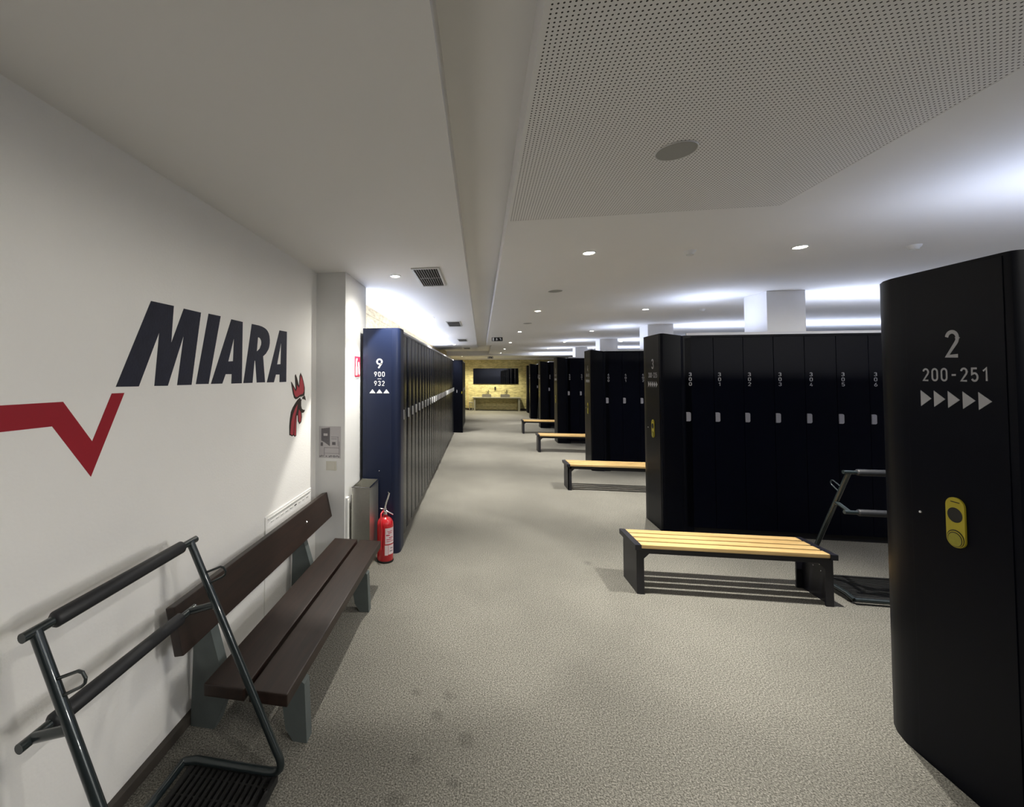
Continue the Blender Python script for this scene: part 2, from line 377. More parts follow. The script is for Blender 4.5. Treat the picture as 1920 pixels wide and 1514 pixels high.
# ------------------------------------------------------------------ wall graphics
G = dict(
M_=[(1.5538, 1.9325), (1.6863, 1.9333), (1.6736, 1.7633), (1.7513, 1.9314), (1.8729, 1.9306), (1.8115, 1.5754), (1.7155, 1.5757), (1.754, 1.8087), (1.6575, 1.5746), (1.5803, 1.5759), (1.6028, 1.807), (1.4977, 1.5758), (1.3896, 1.577)],
I_=[(1.9318, 1.9339), (2.0321, 1.9349), (1.9395, 1.5773), (1.843, 1.5779)],
A1=[(2.1294, 1.9313), (2.2422, 1.9306), (2.2398, 1.5753), (2.1368, 1.5749), (2.1395, 1.6275), (2.0825, 1.6273), (2.0537, 1.5765), (1.9588, 1.5769)],
A1h=[(2.157, 1.832), (2.1508, 1.6999), (2.1055, 1.6969)],
R_=[(2.3406, 1.9308), (2.4212, 1.9314), (2.46, 1.929), (2.4869, 1.9246), (2.512, 1.918), (2.5298, 1.9085), (2.546, 1.895), (2.5567, 1.8763), (2.5615, 1.853), (2.5611, 1.8302), (2.555, 1.808), (2.5443, 1.7897), (2.5121, 1.7602), (2.4771, 1.7414), (2.5055, 1.5764), (2.4045, 1.5764), (2.3847, 1.7102), (2.3754, 1.7098), (2.3553, 1.5756), (2.2565, 1.5757)],
Rh=[(2.4131, 1.8564), (2.4272, 1.8565), (2.4402, 1.8515), (2.4521, 1.8388), (2.4546, 1.826), (2.4526, 1.8136), (2.4353, 1.7872), (2.4007, 1.7677)],
A2=[(2.6946, 1.9295), (2.8056, 1.9317), (2.8018, 1.5746), (2.7013, 1.5742), (2.7023, 1.6265), (2.6488, 1.6264), (2.6219, 1.5746), (2.5277, 1.5752)],
A2h=[(2.7215, 1.8543), (2.7146, 1.6985), (2.6645, 1.6953)],
ST=[(.30, 1.5360), (1.1863, 1.5331), (1.2958, 1.3858), (1.3724, 1.5529), (1.4286, 1.5526), (1.2936, 1.262), (1.1525, 1.456), (.30, 1.462)],
comb=[(2.8788, 1.5755), (2.8974, 1.5662), (2.9581, 1.5136), (2.9418, 1.6184), (2.9551, 1.6298), (2.9779, 1.6036), (3.0177, 1.5393), (3.0224, 1.6163), (3.0422, 1.6412), (3.0736, 1.6118), (3.1006, 1.5679), (3.1215, 1.5235), (3.1201, 1.4839), (3.1141, 1.4640), (3.066, 1.458), (3.0252, 1.457), (2.9857, 1.4451), (2.9565, 1.4437), (2.9324, 1.4542), (2.913, 1.4841), (2.8935, 1.5301)],
combr=[(2.9092, 1.5379), (2.9555, 1.5011), (2.9765, 1.5193), (2.976, 1.5488), (3.018, 1.5244), (3.0425, 1.6227), (3.074, 1.5901), (3.1022, 1.5372), (3.1029, 1.4978), (3.0812, 1.4768), (3.035, 1.4737), (2.9805, 1.458), (2.9533, 1.4631), (2.9319, 1.4833)],
head=[(3.1141, 1.4631), (3.1291, 1.4549), (3.1426, 1.4246), (3.1167, 1.4335), (3.0829, 1.4376), (3.0683, 1.4427), (3.0558, 1.4542), (3.0254, 1.4493), (2.9907, 1.4363), (2.957, 1.4173), (2.9101, 1.3853), (2.881, 1.3549), (2.8654, 1.3075), (2.8573, 1.2558), (2.8585, 1.1911), (2.8813, 1.1855), (2.9046, 1.1757), (2.9251, 1.1794), (2.9519, 1.1657), (2.973, 1.171), (2.9754, 1.2545), (2.9801, 1.317), (2.9957, 1.324), (3.0005, 1.277), (3.0289, 1.2497), (3.0592, 1.2621), (3.0719, 1.2997), (3.0661, 1.3356), (3.089, 1.3302), (3.1121, 1.3352), (3.1288, 1.3505), (3.0938, 1.355), (3.0697, 1.3639), (3.0569, 1.3873), (3.0563, 1.4218), (3.0765, 1.451)],
neckr=[(2.9913, 1.4046), (2.9481, 1.3741), (2.911, 1.3317), (2.886, 1.281), (2.8711, 1.1975), (2.9044, 1.1839), (2.9211, 1.1906), (2.9332, 1.251), (2.9492, 1.3157), (2.9774, 1.3593)],
neckr2=[(2.9702, 1.3263), (2.9498, 1.2824), (2.9375, 1.2257), (2.9344, 1.1826), (2.9517, 1.174), (2.9651, 1.1784), (2.9676, 1.2554)],
wattle=[(3.0148, 1.3647), (3.0455, 1.3408), (3.0584, 1.3053), (3.0488, 1.2719), (3.0267, 1.2631), (3.0103, 1.2844), (3.0036, 1.3275)],
eye=[(3.0476, 1.4503), (3.0681, 1.4549), (3.0745, 1.4459), (3.0561, 1.4356), (3.0417, 1.4407)])
for k in ('A1', 'A2', 'A1h', 'A2h'):   # all capitals share one height
    pass
def decal(name, key, m, parent, a, b, holes=None):
    oy, oz = parent.location.y, parent.location.z
    f = lambda L: [(y - oy, z - oz) for y, z in L]
    return MB().xprism(f(G[key]), a, b, [f(G[h]) for h in holes or []]).build(name, m, parent)
t = empty('wall_lettering', (XL, 1.39, 1.575), label='large slanted navy word MIARA painted on the white left wall', cat='lettering')
for nm, h in (('M_', None), ('I_', None), ('A1', ['A1h']), ('R_', ['Rh']), ('A2', ['A2h'])):
    decal('letter', nm, M['inknavy'], t, 0, .0015, h)
t = empty('wall_stripe', (XL, 1.0, 1.262), label='thick red zigzag line painted on the left wall below the navy lettering', cat='painted line')
decal('stripe', 'ST', M['inkred'], t, 0, .0015)
t = empty('rooster_emblem', (XL, 2.86, 1.166), label='red rooster head emblem with black outline painted near the wall corner', cat='emblem')
decal('comb', 'comb', M['inkblack'], t, 0, .0015); decal('comb_fill', 'combr', M['inkred2'], t, .0010, .0022)
decal('head', 'head', M['inkblack'], t, 0, .0015); decal('neck_fill', 'neckr', M['inkred2'], t, .001, .0022)
decal('neck_fill', 'neckr2', M['inkred2'], t, .001, .0022); decal('wattle', 'wattle', M['inkred2'], t, .001, .0022); decal('eye', 'eye', M['white'], t, .001, .0022)

# ------------------------------------------------------------------ pillar things
t = empty('notice_sheet', (-1.25, 3.38, .93), label='creased grey notice sheet with drawings taped to the grey pillar face', cat='notice')
MB().box(-.095, .095, -.002, 0, 0, .265).build('sheet', M['paper'], t)
g = M['papergrey']
MB().prism([(-.075, .145), (-.075, .245), (0, .255), (0, .10), (-.045, .13)], lambda x, z: (x, -.002, z), lambda x, z: (x, -.003, z)).build('printed_drawing', g, t)
MB().box(-.055, -.02, -.004, -.003, .185, .205).build('printed_drawing', M['paper'], t)
tl = MB()
for (x0, x1, z0, z1) in [(.01, .075, .175, .178), (.07, .073, .10, .178), (.01, .06, .16, .163), (-.05, .08, .085, .088), (-.05, -.047, .02, .085), (.08, .083, .03, .14), (-.05, .08, .04, .042), (.02, .05, .11, .135), (-.08, -.06, .10, .13)]:
    tl.box(x0, x1, -.003, -.002, z0, z1)
tl.build('printed_line', g, t)
tl = MB()
for i in range(13):
    if i not in (3, 5): tl.box(-.088 + i * .0135, -.080 + i * .0135, -.003, -.002, .008 + (i % 3) * .003, .020 + (i % 2) * .004)
tl.build('printed_caption', g, t)
t = empty('wall_switch', (-1.235, 3.38, .83), label='square cream switch plate on the grey pillar under the notice sheet', cat='switch')
MB().box(-.045, .045, -.009, 0, 0, .075, .003).build('plate', M['switch'], t); MB().box(-.034, .034, -.013, -.009, .010, .065, .002).build('rocker', M['switch'], t)
t = empty('fire_sign', (-1.12, 3.73, 1.61), label='red and white fire extinguisher sign on the bright side of the pillar', cat='sign')
MB().box(0, .004, -.085, .075, 0, .185).build('plate', M['signred'], t)
s = MB().xprism([(-.068, .012), (-.068, .085), (-.062, .10), (-.066, .135), (-.045, .165), (-.015, .168), (-.012, .15), (-.03, .14), (-.028, .105), (-.014, .09), (-.010, .012)], .004, .005); s.build('extinguisher_symbol', M['white'], t)
s = MB().xprism([(.015, .03), (.012, .10), (.005, .125), (.02, .135), (.045, .13), (.055, .10), (.06, .06), (.065, .03), (.045, .012)], .004, .005); s.build('flame_symbol', M['white'], t)
MB().box(0, .003, -.085, .06, -.014, -.011).build('sign_ledge', M['ring'], t)
t = empty('cable_trunking', (-1.12, 3.40, 0), label='white cable trunking cover low on the pillar side beside the steel bin', cat='trunking')
MB().box(0, .018, 0, .05, 0, .60, .003).build('cover', M['pillar'], t); MB().box(.018, .021, .012, .040, .02, .58).build('lid', M['wall'], t)

# bin
t = empty('waste_bin', (-1.088, 3.47, 0), label='open rectangular brushed steel bin between the pillar and the fire extinguisher', cat='bin')
w, d, h, k = .158, .300, .67, .004
b_ = MB(); b_.box(0, w, 0, k, 0, h); b_.box(0, w, d - k, d, 0, h); b_.box(0, k, k, d - k, 0, h); b_.box(w - k, w, k, d - k, 0, h); b_.box(k, w - k, k, d - k, .004, .010); b_.build('body', M['steel'], t)
b_ = MB()
for a in ((-.003, w + .003, -.003, .006), (-.003, w + .003, d - .006, d + .003), (-.003, .006, .006, d - .006), (w - .006, w + .003, .006, d - .006)): b_.box(*a, h, h + .006, .001)
b_.build('rim', M['chrome'], t)
MB().box(-.012, 0, .02, .05, .48, .60, .002).build('bracket', M['black'], t)

# extinguisher
t = empty('fire_extinguisher', (-.838, 3.655, 0), label='red fire extinguisher with white label standing against the navy locker end', cat='fire extinguisher')
R_ = .072
MB().lathe([(0, .0), (R_ - .006, 0), (R_, .008), (R_, .315), (R_ - .004, .338), (R_ - .018, .362), (R_ - .038, .378), (.020, .386), (.018, .40), (0, .40)], 40).build('cylinder', M['red'], t, True)
MB().lathe([(R_ + .001, 0), (R_ + .002, .002), (R_ + .002, .014), (R_ + .0005, .018)], 40).build('foot_ring', M['black'], t, True)
MB().lathe([(0, .395), (.016, .395), (.017, .425), (.012, .44), (.012, .455), (0, .455)], 20).build('valve', M['chrome'], t, True)
MB().tube([(-.012, 0, .437), (.03, -.012, .425), (.075, -.022, .408)], .006, 8).build('carry_handle', M['chrome'], t, True)
MB().tube([(-.004, 0, .445), (.008, 0, .50), (.024, -.004, .545), (.036, -.004, .585), (.030, -.004, .60)], .0075, 8).build('squeeze_lever', M['chrome'], t, True)
MB().tube([(-.045, -.01, .452), (-.015, 0, .445), (.01, 0, .44)], .005, 8).build('safety_pin', M['chrome'], t, True)
MB().lathe([(0, 0), (.014, 0), (.014, .012), (0, .012)], 16, (.002, -.018, .42)).build('pressure_gauge', M['chrome'], t, True)
MB().tube([(-.016, -.012, .43), (-.026, -.05, .415), (-.022, -.078, .36), (-.012, -.088, .29), (-.016, -.088, .20), (-.02, -.087, .12)], .008, 10).build('hose', M['red'], t, True)
def wrap(a0, a1, z0, z1, r, n=14):
    mb = MB(); prev = None
    for i in range(n + 1):
        a = a0 + (a1 - a0) * i / n
        p = (mb.bm.verts.new((r * math.cos(a), r * math.sin(a), z0)), mb.bm.verts.new((r * math.cos(a), r * math.sin(a), z1)))
        if prev: mb.bm.faces.new((prev[0], p[0], p[1], prev[1]))
        prev = p
    return mb
l_ = wrap(-1.35, -.05, .165, .300, R_ + .0008).build('label', M['sign_label'], t, True)
for z0, z1, a0, a1 in ((.27, .275, -1.1, -.4), (.255, .262, -1.0, -.5), (.235, .245, -1.25, -.8), (.215, .222, -.9, -.3), (.20, .206, -1.2, -.5), (.185, .190, -1.2, -.2)):
    wrap(a0, a1, z0, z1, R_ + .0014, 6).build('printed_line', M['signred'], l_, True)
l_ = wrap(-1.4, -1.0, .070, .155, R_ + .0008, 6).build('label', M['sign_label'], t, True)
l_ = wrap(-.95, -.05, .075, .155, R_ + .0008, 8).build('label', M['sign_label'], t, True)
wrap(-.8, -.3, .10, .105, R_ + .0014, 6).build('printed_line', M['inkblack'], l_, True); wrap(-.7, -.3, .125, .13, R_ + .0014, 6).build('printed_line', M['inkblack'], l_, True)

# ------------------------------------------------------------------ wooden wall bench
t = empty('wall_bench', (0, 0, 0), label='dark brown wooden bench with backrest and grey supports along the left wall', cat='bench')
t.location = (-1.0, 1.49, 0)
def at(p): return (p[0] + 1.0, p[1])
SUP = [(-1.333, 0), (-1.326, .30), (-1.322, .60), (-1.292, .62), (-1.243, .46), (-1.185, .275), (-.81, .275), (-.778, .255), (-.765, 0), (-.83, 0), (-.866, .05), (-.88, .14), (-.90, .215), (-1.10, .215), (-1.15, .16), (-1.18, .09), (-1.205, .02), (-1.215, 0)]
for y0 in (1.80, 2.84):
    s = MB().yprism([at(p) for p in SUP], y0 - 1.49, y0 - 1.49 + .055).build('support', M['support'], t)
for xa, xb in ((-1.155, -.970), (-.950, -.781)):
    MB().box(xa + 1, xb + 1, .148, 1.76, .275, .326, .006).build('seat_board', M['darkwood'], t)
bk = MB().box(-.0225, .0225, .10, 1.855, -.100, .100, .006).build('backrest', M['darkwood'], t)
bk.location = (-.2585, 0, .556); bk.rotation_euler = (0, -math.radians(13), 0)
for y0 in (1.815, 2.855):
    MB().tube([(-.235, y0 - 1.475, .575), (-.229, y0 - 1.475, .572)], .008, 8).build('bolt', M['steel'], t, True)

# ------------------------------------------------------------------ boot stands
def make_stand():
    t = empty('boot_stand', (0, 0, 0))
    W = .62
    def post_path(x):
        pts = [(x, -.425, .925)]
        # straight down to the bend, then forward along the floor
        a = Vector((x, -.425, .925)); e = Vector((x, -.035, .135)); pts.append(tuple(e))
        c = [e, Vector((x, .004, .075)), Vector((x, -.012, .046)), Vector((x, -.075, .047))]
        for i in range(1, 9):
            s = i / 8
            p = c[0] * (1 - s) ** 3 + c[1] * 3 * s * (1 - s) ** 2 + c[2] * 3 * s * s * (1 - s) + c[3] * s ** 3
            pts.append(tuple(p))
        pts += [(x, -.38, .046), (x, -.44, .030)]
        return pts
    for x in (0, W):
        MB().tube(post_path(x), .0155, 14).build('post', M['tube'], t, True)
        for yy in (-.08, -.40): MB().lathe([(0, 0), (.014, 0), (.014, .034), (0, .034)], 12, (x, yy, 0)).build('foot', M['rubber'], t, True)
        MB().tube([(x, -.305, .680), (x, -.36, .662), (x, -.425, .640)], .0135, 12).build('arm', M['tube'], t, True)
        MB().tube([(x, -.365, .800), (x, -.285, .834), (x, -.272, .832), (x, -.262, .818), (x, -.264, .805), (x, -.276, .794), (x, -.345, .757)], .0045, 8).build('hook', M['tube'], t, True)
        MB().lathe([(0, -.01), (.008, -.01), (.009, 0), (.008, .004), (0, .005)], 10, (x, -.31, .672)).build('bolt', M['chrome'], t, True)
    MB().tube([(0, -.44, .030), (W, -.44, .030)], .0155, 14).build('front_tube', M['tube'], t, True)
    for nm, z in (('top_bar', .925), ('lower_bar', .640)):
        b = MB().tube([(-.035, -.425, z), (W + .035, -.425, z)], .0135, 14).build(nm, M['tube'], t, True)
        MB().tube([(.045, -.425, z), (.05, -.425, z), (.055, -.425, z), (W - .055, -.425, z), (W - .05, -.425, z), (W - .045, -.425, z)], [.012, .020, .0235, .0235, .020, .012], 18).build('foam_sleeve', M['foam'], b, True)
    # grated mat in a low frame
    m_ = MB(); x0, x1, y0, y1 = -.012, W + .012, -.405, -.03
    m_.box(x0, x1, y0, y0 + .018, .003, .032, .003); m_.box(x0, x1, y1 - .018, y1, .003, .032, .003); m_.box(x0, x0 + .018, y0, y1, .003, .032, .003); m_.box(x1 - .018, x1, y0, y1, .003, .032, .003)
    f = m_.build('mat_frame', M['rubber'], t)
    g_ = MB(); g_.box(x0 + .01, x1 - .01, y0 + .01, y1 - .01, .003, .008)
    for i in range(13):
        yy = y0 + .035 + i * .0245
        g_.box(x0 + .018, x1 - .018, yy - .006, yy + .006, .006, .029)
    for i in range(8):
        xx = x0 + .05 + i * .078
        g_.box(xx - .004, xx + .004, y0 + .018, y1 - .018, .006, .022)
    g_.build('grating', M['rubber'], f)
    for x in (.06, W - .06):
        MB().lathe([(0, 0), (.006, 0), (.006, .004), (0, .005)], 10, (x, -.045, .032)).build('rivet', M['chrome'], f, True)
    return t
st = make_stand()
st.location = (-.775, 1.602, 0); st.rotation_euler = (0, 0, -PI / 2)
G_ST = 'boot stands beside the lockers and wall'
tag(st, 'dark tubular boot stand with grated mat in the foreground against the left wall', 'boot stand', G_ST)
s2 = copy_tree(st); s2.location = (2.60, 3.95, 0); s2.rotation_euler = (0, 0, 0)
tag(s2, 'dark tubular boot stand between the nearest pine bench and the 200-251 locker end', 'boot stand', G_ST)
s3 = copy_tree(st); s3.location = (2.02, 15.9, 0); s3.rotation_euler = (0, 0, 0)
tag(s3, 'tiny distant boot stand peeking out between the far locker rows', 'boot stand', G_ST)

# ------------------------------------------------------------------ pine benches
def make_bench(L=1.33):
    t = empty('slatted_bench', (0, 0, 0))
    for i in range(4):
        y = .005 + i * .0855
        MB().box(.045, L - .045, y, y + .066, .340, .368, .004).build('seat_slat', M['pine'], t)
    f = M['benchframe']
    for s, x in ((0, .0), (1, L)):
        sg = 1 if s == 0 else -1
        m_ = MB()
        m_.box(min(x, x + sg * .045), max(x, x + sg * .045), -.002, .335, .330, .368, .002)
        m_.build('end_rail', f, t)
        p = MB(); a, b = sorted((x + sg * .018, x + sg * .030)); p.box(a, b, .02, .30, 0, .331)
        a, b = sorted((x + sg * .018, x + sg * .068)); p.box(a, b, .02, .032, 0, .331); p.box(a, b, .288, .30, 0, .331)
        o = p.build('end_leg', f, t)
        if s:
            for (yy, zz) in ((.08, .27), (.12, .25), (.16, .28), (.11, .21), (.18, .22)):
                MB().lathe([(0, 0), (.004, .0), (.004, .002), (0, .003)], 8, (0, 0, 0)).build('screw', M['chrome'], o).matrix_local = Matrix.Translation((x - .030, yy, zz)) @ Matrix.Rotation(-PI / 2, 4, 'Y')
        for yy in (.02, .288):
            q = [(x + sg * .068, .30), (x + sg * .068, .262), (x + sg * .105, .30)]
            MB().yprism(q, yy, yy + .012).build('gusset', f, t)
    for y in (.02, .278):
        MB().box(.04, L - .04, y, y + .022, .300, .340).build('long_rail', f, t)
    return t
GB = 'pine slatted benches in front of the locker rows'
bn = make_bench()
bn.location = (1.117, 3.385, 0); bn.rotation_euler = (0, 0, math.radians(1.6))
tag(bn, 'nearest pine slatted bench on black legs in front of the 300 locker row', 'bench', GB)
for x, y, lb in ((1.185, 6.26, 'second nearest pine slatted bench in front of the 400 locker row'),
                 (1.165, 9.24, 'third pine slatted bench jutting out in front of the 500 locker row'),
                 (1.115, 12.12, 'farthest pine slatted bench jutting out in front of the 600 locker row')):
    c = copy_tree(bn); c.location = (x, y, 0); c.rotation_euler = (0, 0, math.radians(.6)); tag(c, lb, 'bench', GB)

# ------------------------------------------------------------------ locker banks
FOOT_R = [(.012, .004), (.030, 0), (.195, 0), (.206, .012), (.232, .020), (.30, .020), (.30, .69), (.26, .692), (.18, .672), (.10, .622), (.046, .562), (.018, .51), (.002, .455), (0, .40), (0, .03), (.003, .012)]
FOOT_L = [(.085, 0), (.195, 0), (.206, .012), (.232, .020), (.26, .020), (.26, .318), (.228, .318), (.215, .350), (0, .350), (0, .06), (.006, .035), (.022, .014), (.05, .002)]
def door_mesh(w, z0, z1, g):
    if g > .004:
        pr_ = [(.001, .040), (.003, .034), (.010, .028), (.024, .0235), (.06, .0205), (.135, .0185), (w - .06, .0205), (w - .024, .0235), (w - .010, .028), (w - .003, .034), (w - .001, .040)]
        return MB().zprism(pr_, z0, z1)
    return MB().box(g, w - g, .020, .038, z0, z1, .0025)
def dshape(w, h, r=.014):
    p = [(0, 0), (w - r, 0)]
    for i in range(1, 5): a = -PI / 2 + i * PI / 8; p.append((w - r + r * math.cos(a), r + r * math.sin(a)))
    for i in range(0, 5): a = i * PI / 8; p.append((w - r + r * math.cos(a), h - r + r * math.sin(a)))
    p.append((0, h)); return p
def locker_bank(x, y, rz, n, first, info, left=False, nlock=12, nnum=8, depth=.69, label='', with_lock=True, dw=.2735, uplight=1.0, col_x=None):
    t = empty('locker_bank', (x, y, 0), rz, label=label, cat='lockers', group='navy locker banks')
    foot = FOOT_L if left else FOOT_R
    dm = M['navygloss'] if left else M['navy']; em = M['navyend'] if left else M['panel']
    ym = .318 if left else .69
    e = MB().zprism(foot, 0.0, 2.06)
    for v in e.bm.verts:
        if v.co.z > 1 and not left: v.co.z -= .030 * max(0, min(1, (v.co.x - .03) / .2))
    e = e.build('end_module', em, t, True)
    xs = .235
    L = xs + n * dw
    MB().box(.262 if left else .302, L, .041, depth - .002, .055, 2.035).build('carcass', M['carcass'], t)
    MB().box(.262 if left else .302, L, .055, depth - .02, 0, .055).build('plinth', M['carcass'], t)
    MB().box(xs, L, .022, .060, 2.016, 2.036).build('cornice', dm, t)
    MB().box(xs + .03, L, .030, .050, 2.036, 2.062).build('top_rail', M['tray'], t)
    # end panel with its prints
    y0, y1 = (.075, .312) if left else (.034, .385)
    p = MB().box(-.003, .0, y0, y1, .012, 2.048, .001).build('end_panel', em, t)
    cy = .191 if left else .205
    rt, up = (0, -1, 0), (0, 0, 1)
    tm = M['white'] if left else M['grey']
    if info:
        if left:
            put_text('row_number', info[0], .060, .091, (-.0035, cy, 1.731), rt, up, tm, p, .03)
            put_text('number_range', info[1], .100, .046, (-.0035, cy, 1.632), rt, up, tm, p, .02)
            MB().box(-.0045, -.003, cy - .018, cy + .018, 1.5865, 1.5915).build('dash', tm, p)
            put_text('number_range', info[2], .100, .047, (-.0035, cy, 1.547), rt, up, tm, p, .02)
            for k in (-1, 0, 1):
                c_ = cy + k * .066; MB().xprism([(c_ - .029, 1.456), (c_ + .029, 1.456), (c_, 1.493)], -.0045, -.003).build('arrow', tm, p)
            kn = (0.19, .744)
        else:
            put_text('row_number', info[0], .056, .110, (-.0035, cy - .002, 1.745), rt, up, tm, p, .03)
            put_text('number_range', info[1], .232, .056, (-.0035, cy, 1.624), rt, up, tm, p, .02)
            for k in range(5):
                ys = cy + .125 - k * .0525
                MB().xprism([(ys, 1.491), (ys, 1.558), (ys - .042, 1.5245)], -.0045, -.003).build('arrow', tm, p)
            kn = (.347, 1.042)
        o = MB().lathe([(0, 0), (.006, 0), (.0055, .004), (.003, .007), (0, .008)], 14).build('knob', M['chrome'], p, True)
        o.matrix_local = Matrix.Translation((-.003, kn[0], kn[1])) @ Matrix.Rotation(-PI / 2, 4, 'Y')
        if with_lock and not left:
            cyl = .210; r = .0335; pts = []
            for i in range(13): a = PI * i / 12; pts.append((cyl + r * math.cos(a), 1.107 + r * math.sin(a)))
            for i in range(13): a = PI + PI * i / 12; pts.append((cyl + r * math.cos(a), .979 + r * math.sin(a)))
            MB().xprism(pts, -.009, -.003).build('ticket_reader', M['yellow'], p)
            def disc(nm, cz, rr, a, b, m_):
                q = [(cyl + rr * .92 * math.cos(2 * PI * i / 24), cz + rr * math.sin(2 * PI * i / 24)) for i in range(24)]
                MB().xprism(q, a, b).build(nm, m_, p)
            disc('reader_window', 1.072, .029, -.0098, -.009, M['black'])
            disc('reader_ring', .981, .0335, -.0100, -.009, M['black']); disc('reader_disc', .979, .031, -.0112, -.0100, M['yellow']); disc('reader_ring', .978, .028, -.0118, -.0112, M['black']); disc('reader_disc', .977, .0255, -.0126, -.0118, M['yellow2'])
            MB().box(-.0096, -.009, cyl - .018, cyl + .014, 1.121, 1.1245).build('reader_print', M['black'], p)
    d0 = None
    for i in range(n):
        if d0 is None:
            d0 = door_mesh(dw, .065, 2.012, .0065 if left else .0018).build('door', dm, t, left); d = d0; lk0 = None
            if left:
                lk0 = MB().box(.014, .034, .004, .020, 1.190, 1.285, .004).build('lock', M['lockmetal'], d, True)
            else:
                lk0 = MB().prism(dshape(.041, .094), lambda a, b: (.008 + a, .012, 1.148 + b), lambda a, b: (.008 + a, .020, 1.148 + b)).build('lock', M['lock'], d, True)
        else:
            d = d0.copy(); col.objects.link(d); d.parent = t
            if i < nlock:
                lk = lk0.copy(); col.objects.link(lk); lk.parent = d
        d.location = (xs + i * dw, 0, 0)
        if left: d.rotation_euler = (math.radians(random.uniform(-.12, .12)), 0, math.radians(random.uniform(-.3, .3)))
        if i < nnum and first is not None:
            s = str(first + i)
            put_text('door_number', '\n'.join(s), .027, .137, (.053, .0192, 1.582), (1, 0, 0), (0, 0, 1), M['numgrey'], d)
    if uplight:
        u = empty('uplight_trough', (x, y, 2.0365), rz, label='white uplight trough lying on top of the ' + label.split(' locker')[0] + ' lockers', cat='uplight', group='uplight troughs on the locker tops')
        a, b = (.06, .64) if not left else (.34, .62)
        cuts = [(.32, L - .01)] if col_x is None else [(.32, col_x[0] - .14), (col_x[1] + .12, L - .01)]
        for c0, c1 in cuts:
            m_ = MB(); m_.box(c0, c1, a, b, 0, .006); m_.box(c0, c1, a, a + .006, .006, .026); m_.box(c0, c1, b - .006, b, .006, .026)
            m_.build('tray', M['tray'], u)
            la = bpy.data.lights.new('uplight', 'AREA'); la.shape = 'RECTANGLE'; la.size = c1 - c0 - .06; la.size_y = (b - a) * .8
            la.energy = UPW * la.size * uplight; la.color = UPC
            lo = bpy.data.objects.new('uplight', la); col.objects.link(lo); lo.parent = u
            lo.matrix_local = Matrix.Translation(((c0 + c1) / 2, (a + b) / 2, .022)) @ Matrix.Rotation(PI, 4, 'X')
    return t
M['numgrey'] = mat('number_print', (0.45, 0.45, 0.48), 0.6)
UPW, UPC = 3.0, (0.68, 0.77, 1.0)
banks = [(1.84, 1.79, 21, 200, ('2', '200-251'), 'nearest black end-panel 200-251 locker bank at the right edge'),
         (1.845, 4.76, 21, 300, ('3', '300-325'), 'long dark 300 locker bank behind the nearest pine bench'),
         (1.85, 7.62, 21, 400, ('4', '400-425'), 'third dark 400 locker bank with the second bench before it'),
         (1.80, 10.56, 21, 500, ('5', '500-525'), 'fourth dark 500 locker bank, narrow between two benches'),
         (1.80, 13.50, 21, 600, ('6', '600-625'), 'fifth dark 600 locker bank beyond the farthest pine bench'),
         (1.82, 16.40, 21, 700, ('7', '700-725'), 'sixth dark 700 locker bank, a thin strip in the distance')]
SHORT = ['200-251', '300', '400', '500', '600', '700']
for i, (x, y, n, f, info, lb) in enumerate(banks):
    t = locker_bank(x, y, 0, n, f, info, nlock=10 if i else 4, nnum=(4, 9, 5, 4, 3, 2)[i], label=SHORT[i] + ' locker', uplight=1.0 if i else .66, col_x=(None, (1.055, 1.405), (.95, 1.35), (1.0, 1.4), (1.06, 1.42), None)[i])
    t['label'] = lb
t = locker_bank(1.84, -1.18, 0, 21, None, None, nlock=0, nnum=0, label='added unseen 100 locker')  # unseen bank, added so that its uplight fills the foreground ceiling
t['label'] = 'dark locker bank added behind the camera, outside the picture, to carry a fill uplight'
t = locker_bank(1.97, 18.9, 0, 21, None, None, nlock=0, nnum=0, label='farthest locker', uplight=0)
t['label'] = 'farthest dark locker bank, a sliver before the yellow stone wall'
t = locker_bank(-.737, 3.80, PI / 2, 29, None, ('9', '900', '932'), left=True, nlock=29, nnum=0, depth=.65, label='900-932 locker', dw=.2745)
t['label'] = 'long glossy navy 900-932 locker bank along the left wall'
t = locker_bank(-.52, 12.06, PI / 2, 8, None, None, left=False, nlock=8, nnum=0, depth=.69, label='protruding left locker', uplight=0)
t['label'] = 'dark locker bank end jutting into the aisle past the 900-932 lockers'
for ch in t.children:
    if ch.name.startswith('end_panel'):
        MB().box(-.006, -.003, .155, .175, 1.13, 1.21).build('lock', M['lock'], ch); MB().box(-.010, -.003, .02, .032, 1.10, 1.17).build('latch', M['yellow'], ch)

# columns rising from the locker rows
for i, (x0, x1, y0, y1) in enumerate([(2.90, 3.25, 4.86, 5.24), (2.80, 3.20, 7.72, 8.10), (2.80, 3.20, 10.66, 11.04), (2.86, 3.22, 13.6, 13.98)]):
    struct('wall_column_%d' % (i + 1), MB().box(x0, x1, y0, y1, 2.064, CZ, .004), M['column'])

# ------------------------------------------------------------------ ceiling things
def make_downlight():
    t = empty('downlight', (0, 0, CZ))
    MB().lathe([(.036, -.004), (.040, -.006), (.046, -.004), (.047, 0), (.036, 0)], 28).build('trim_ring', M['ring'], t, True)
    MB().lathe([(0, -.0035), (.030, -.003), (.036, -.001)], 24).build('lens', M['lampglass'], t, True)
    return t
DLW, DLC = 78.0, (1.0, 0.965, 0.88)
def spot(parent, w=DLW, c=DLC, size=100, blend=.55, z=-.03, soft=.012):
    la = bpy.data.lights.new('lamp', 'SPOT'); la.energy = w; la.color = c; la.spot_size = math.radians(size); la.spot_blend = blend; la.shadow_soft_size = soft
    lo = bpy.data.objects.new('lamp', la); col.objects.link(lo); lo.parent = parent; lo.location = (0, 0, z)
    return lo
dl = make_downlight(); first = True
ORD = ['nearest', 'second', 'third', 'fourth', 'fifth', 'sixth']
pos = []
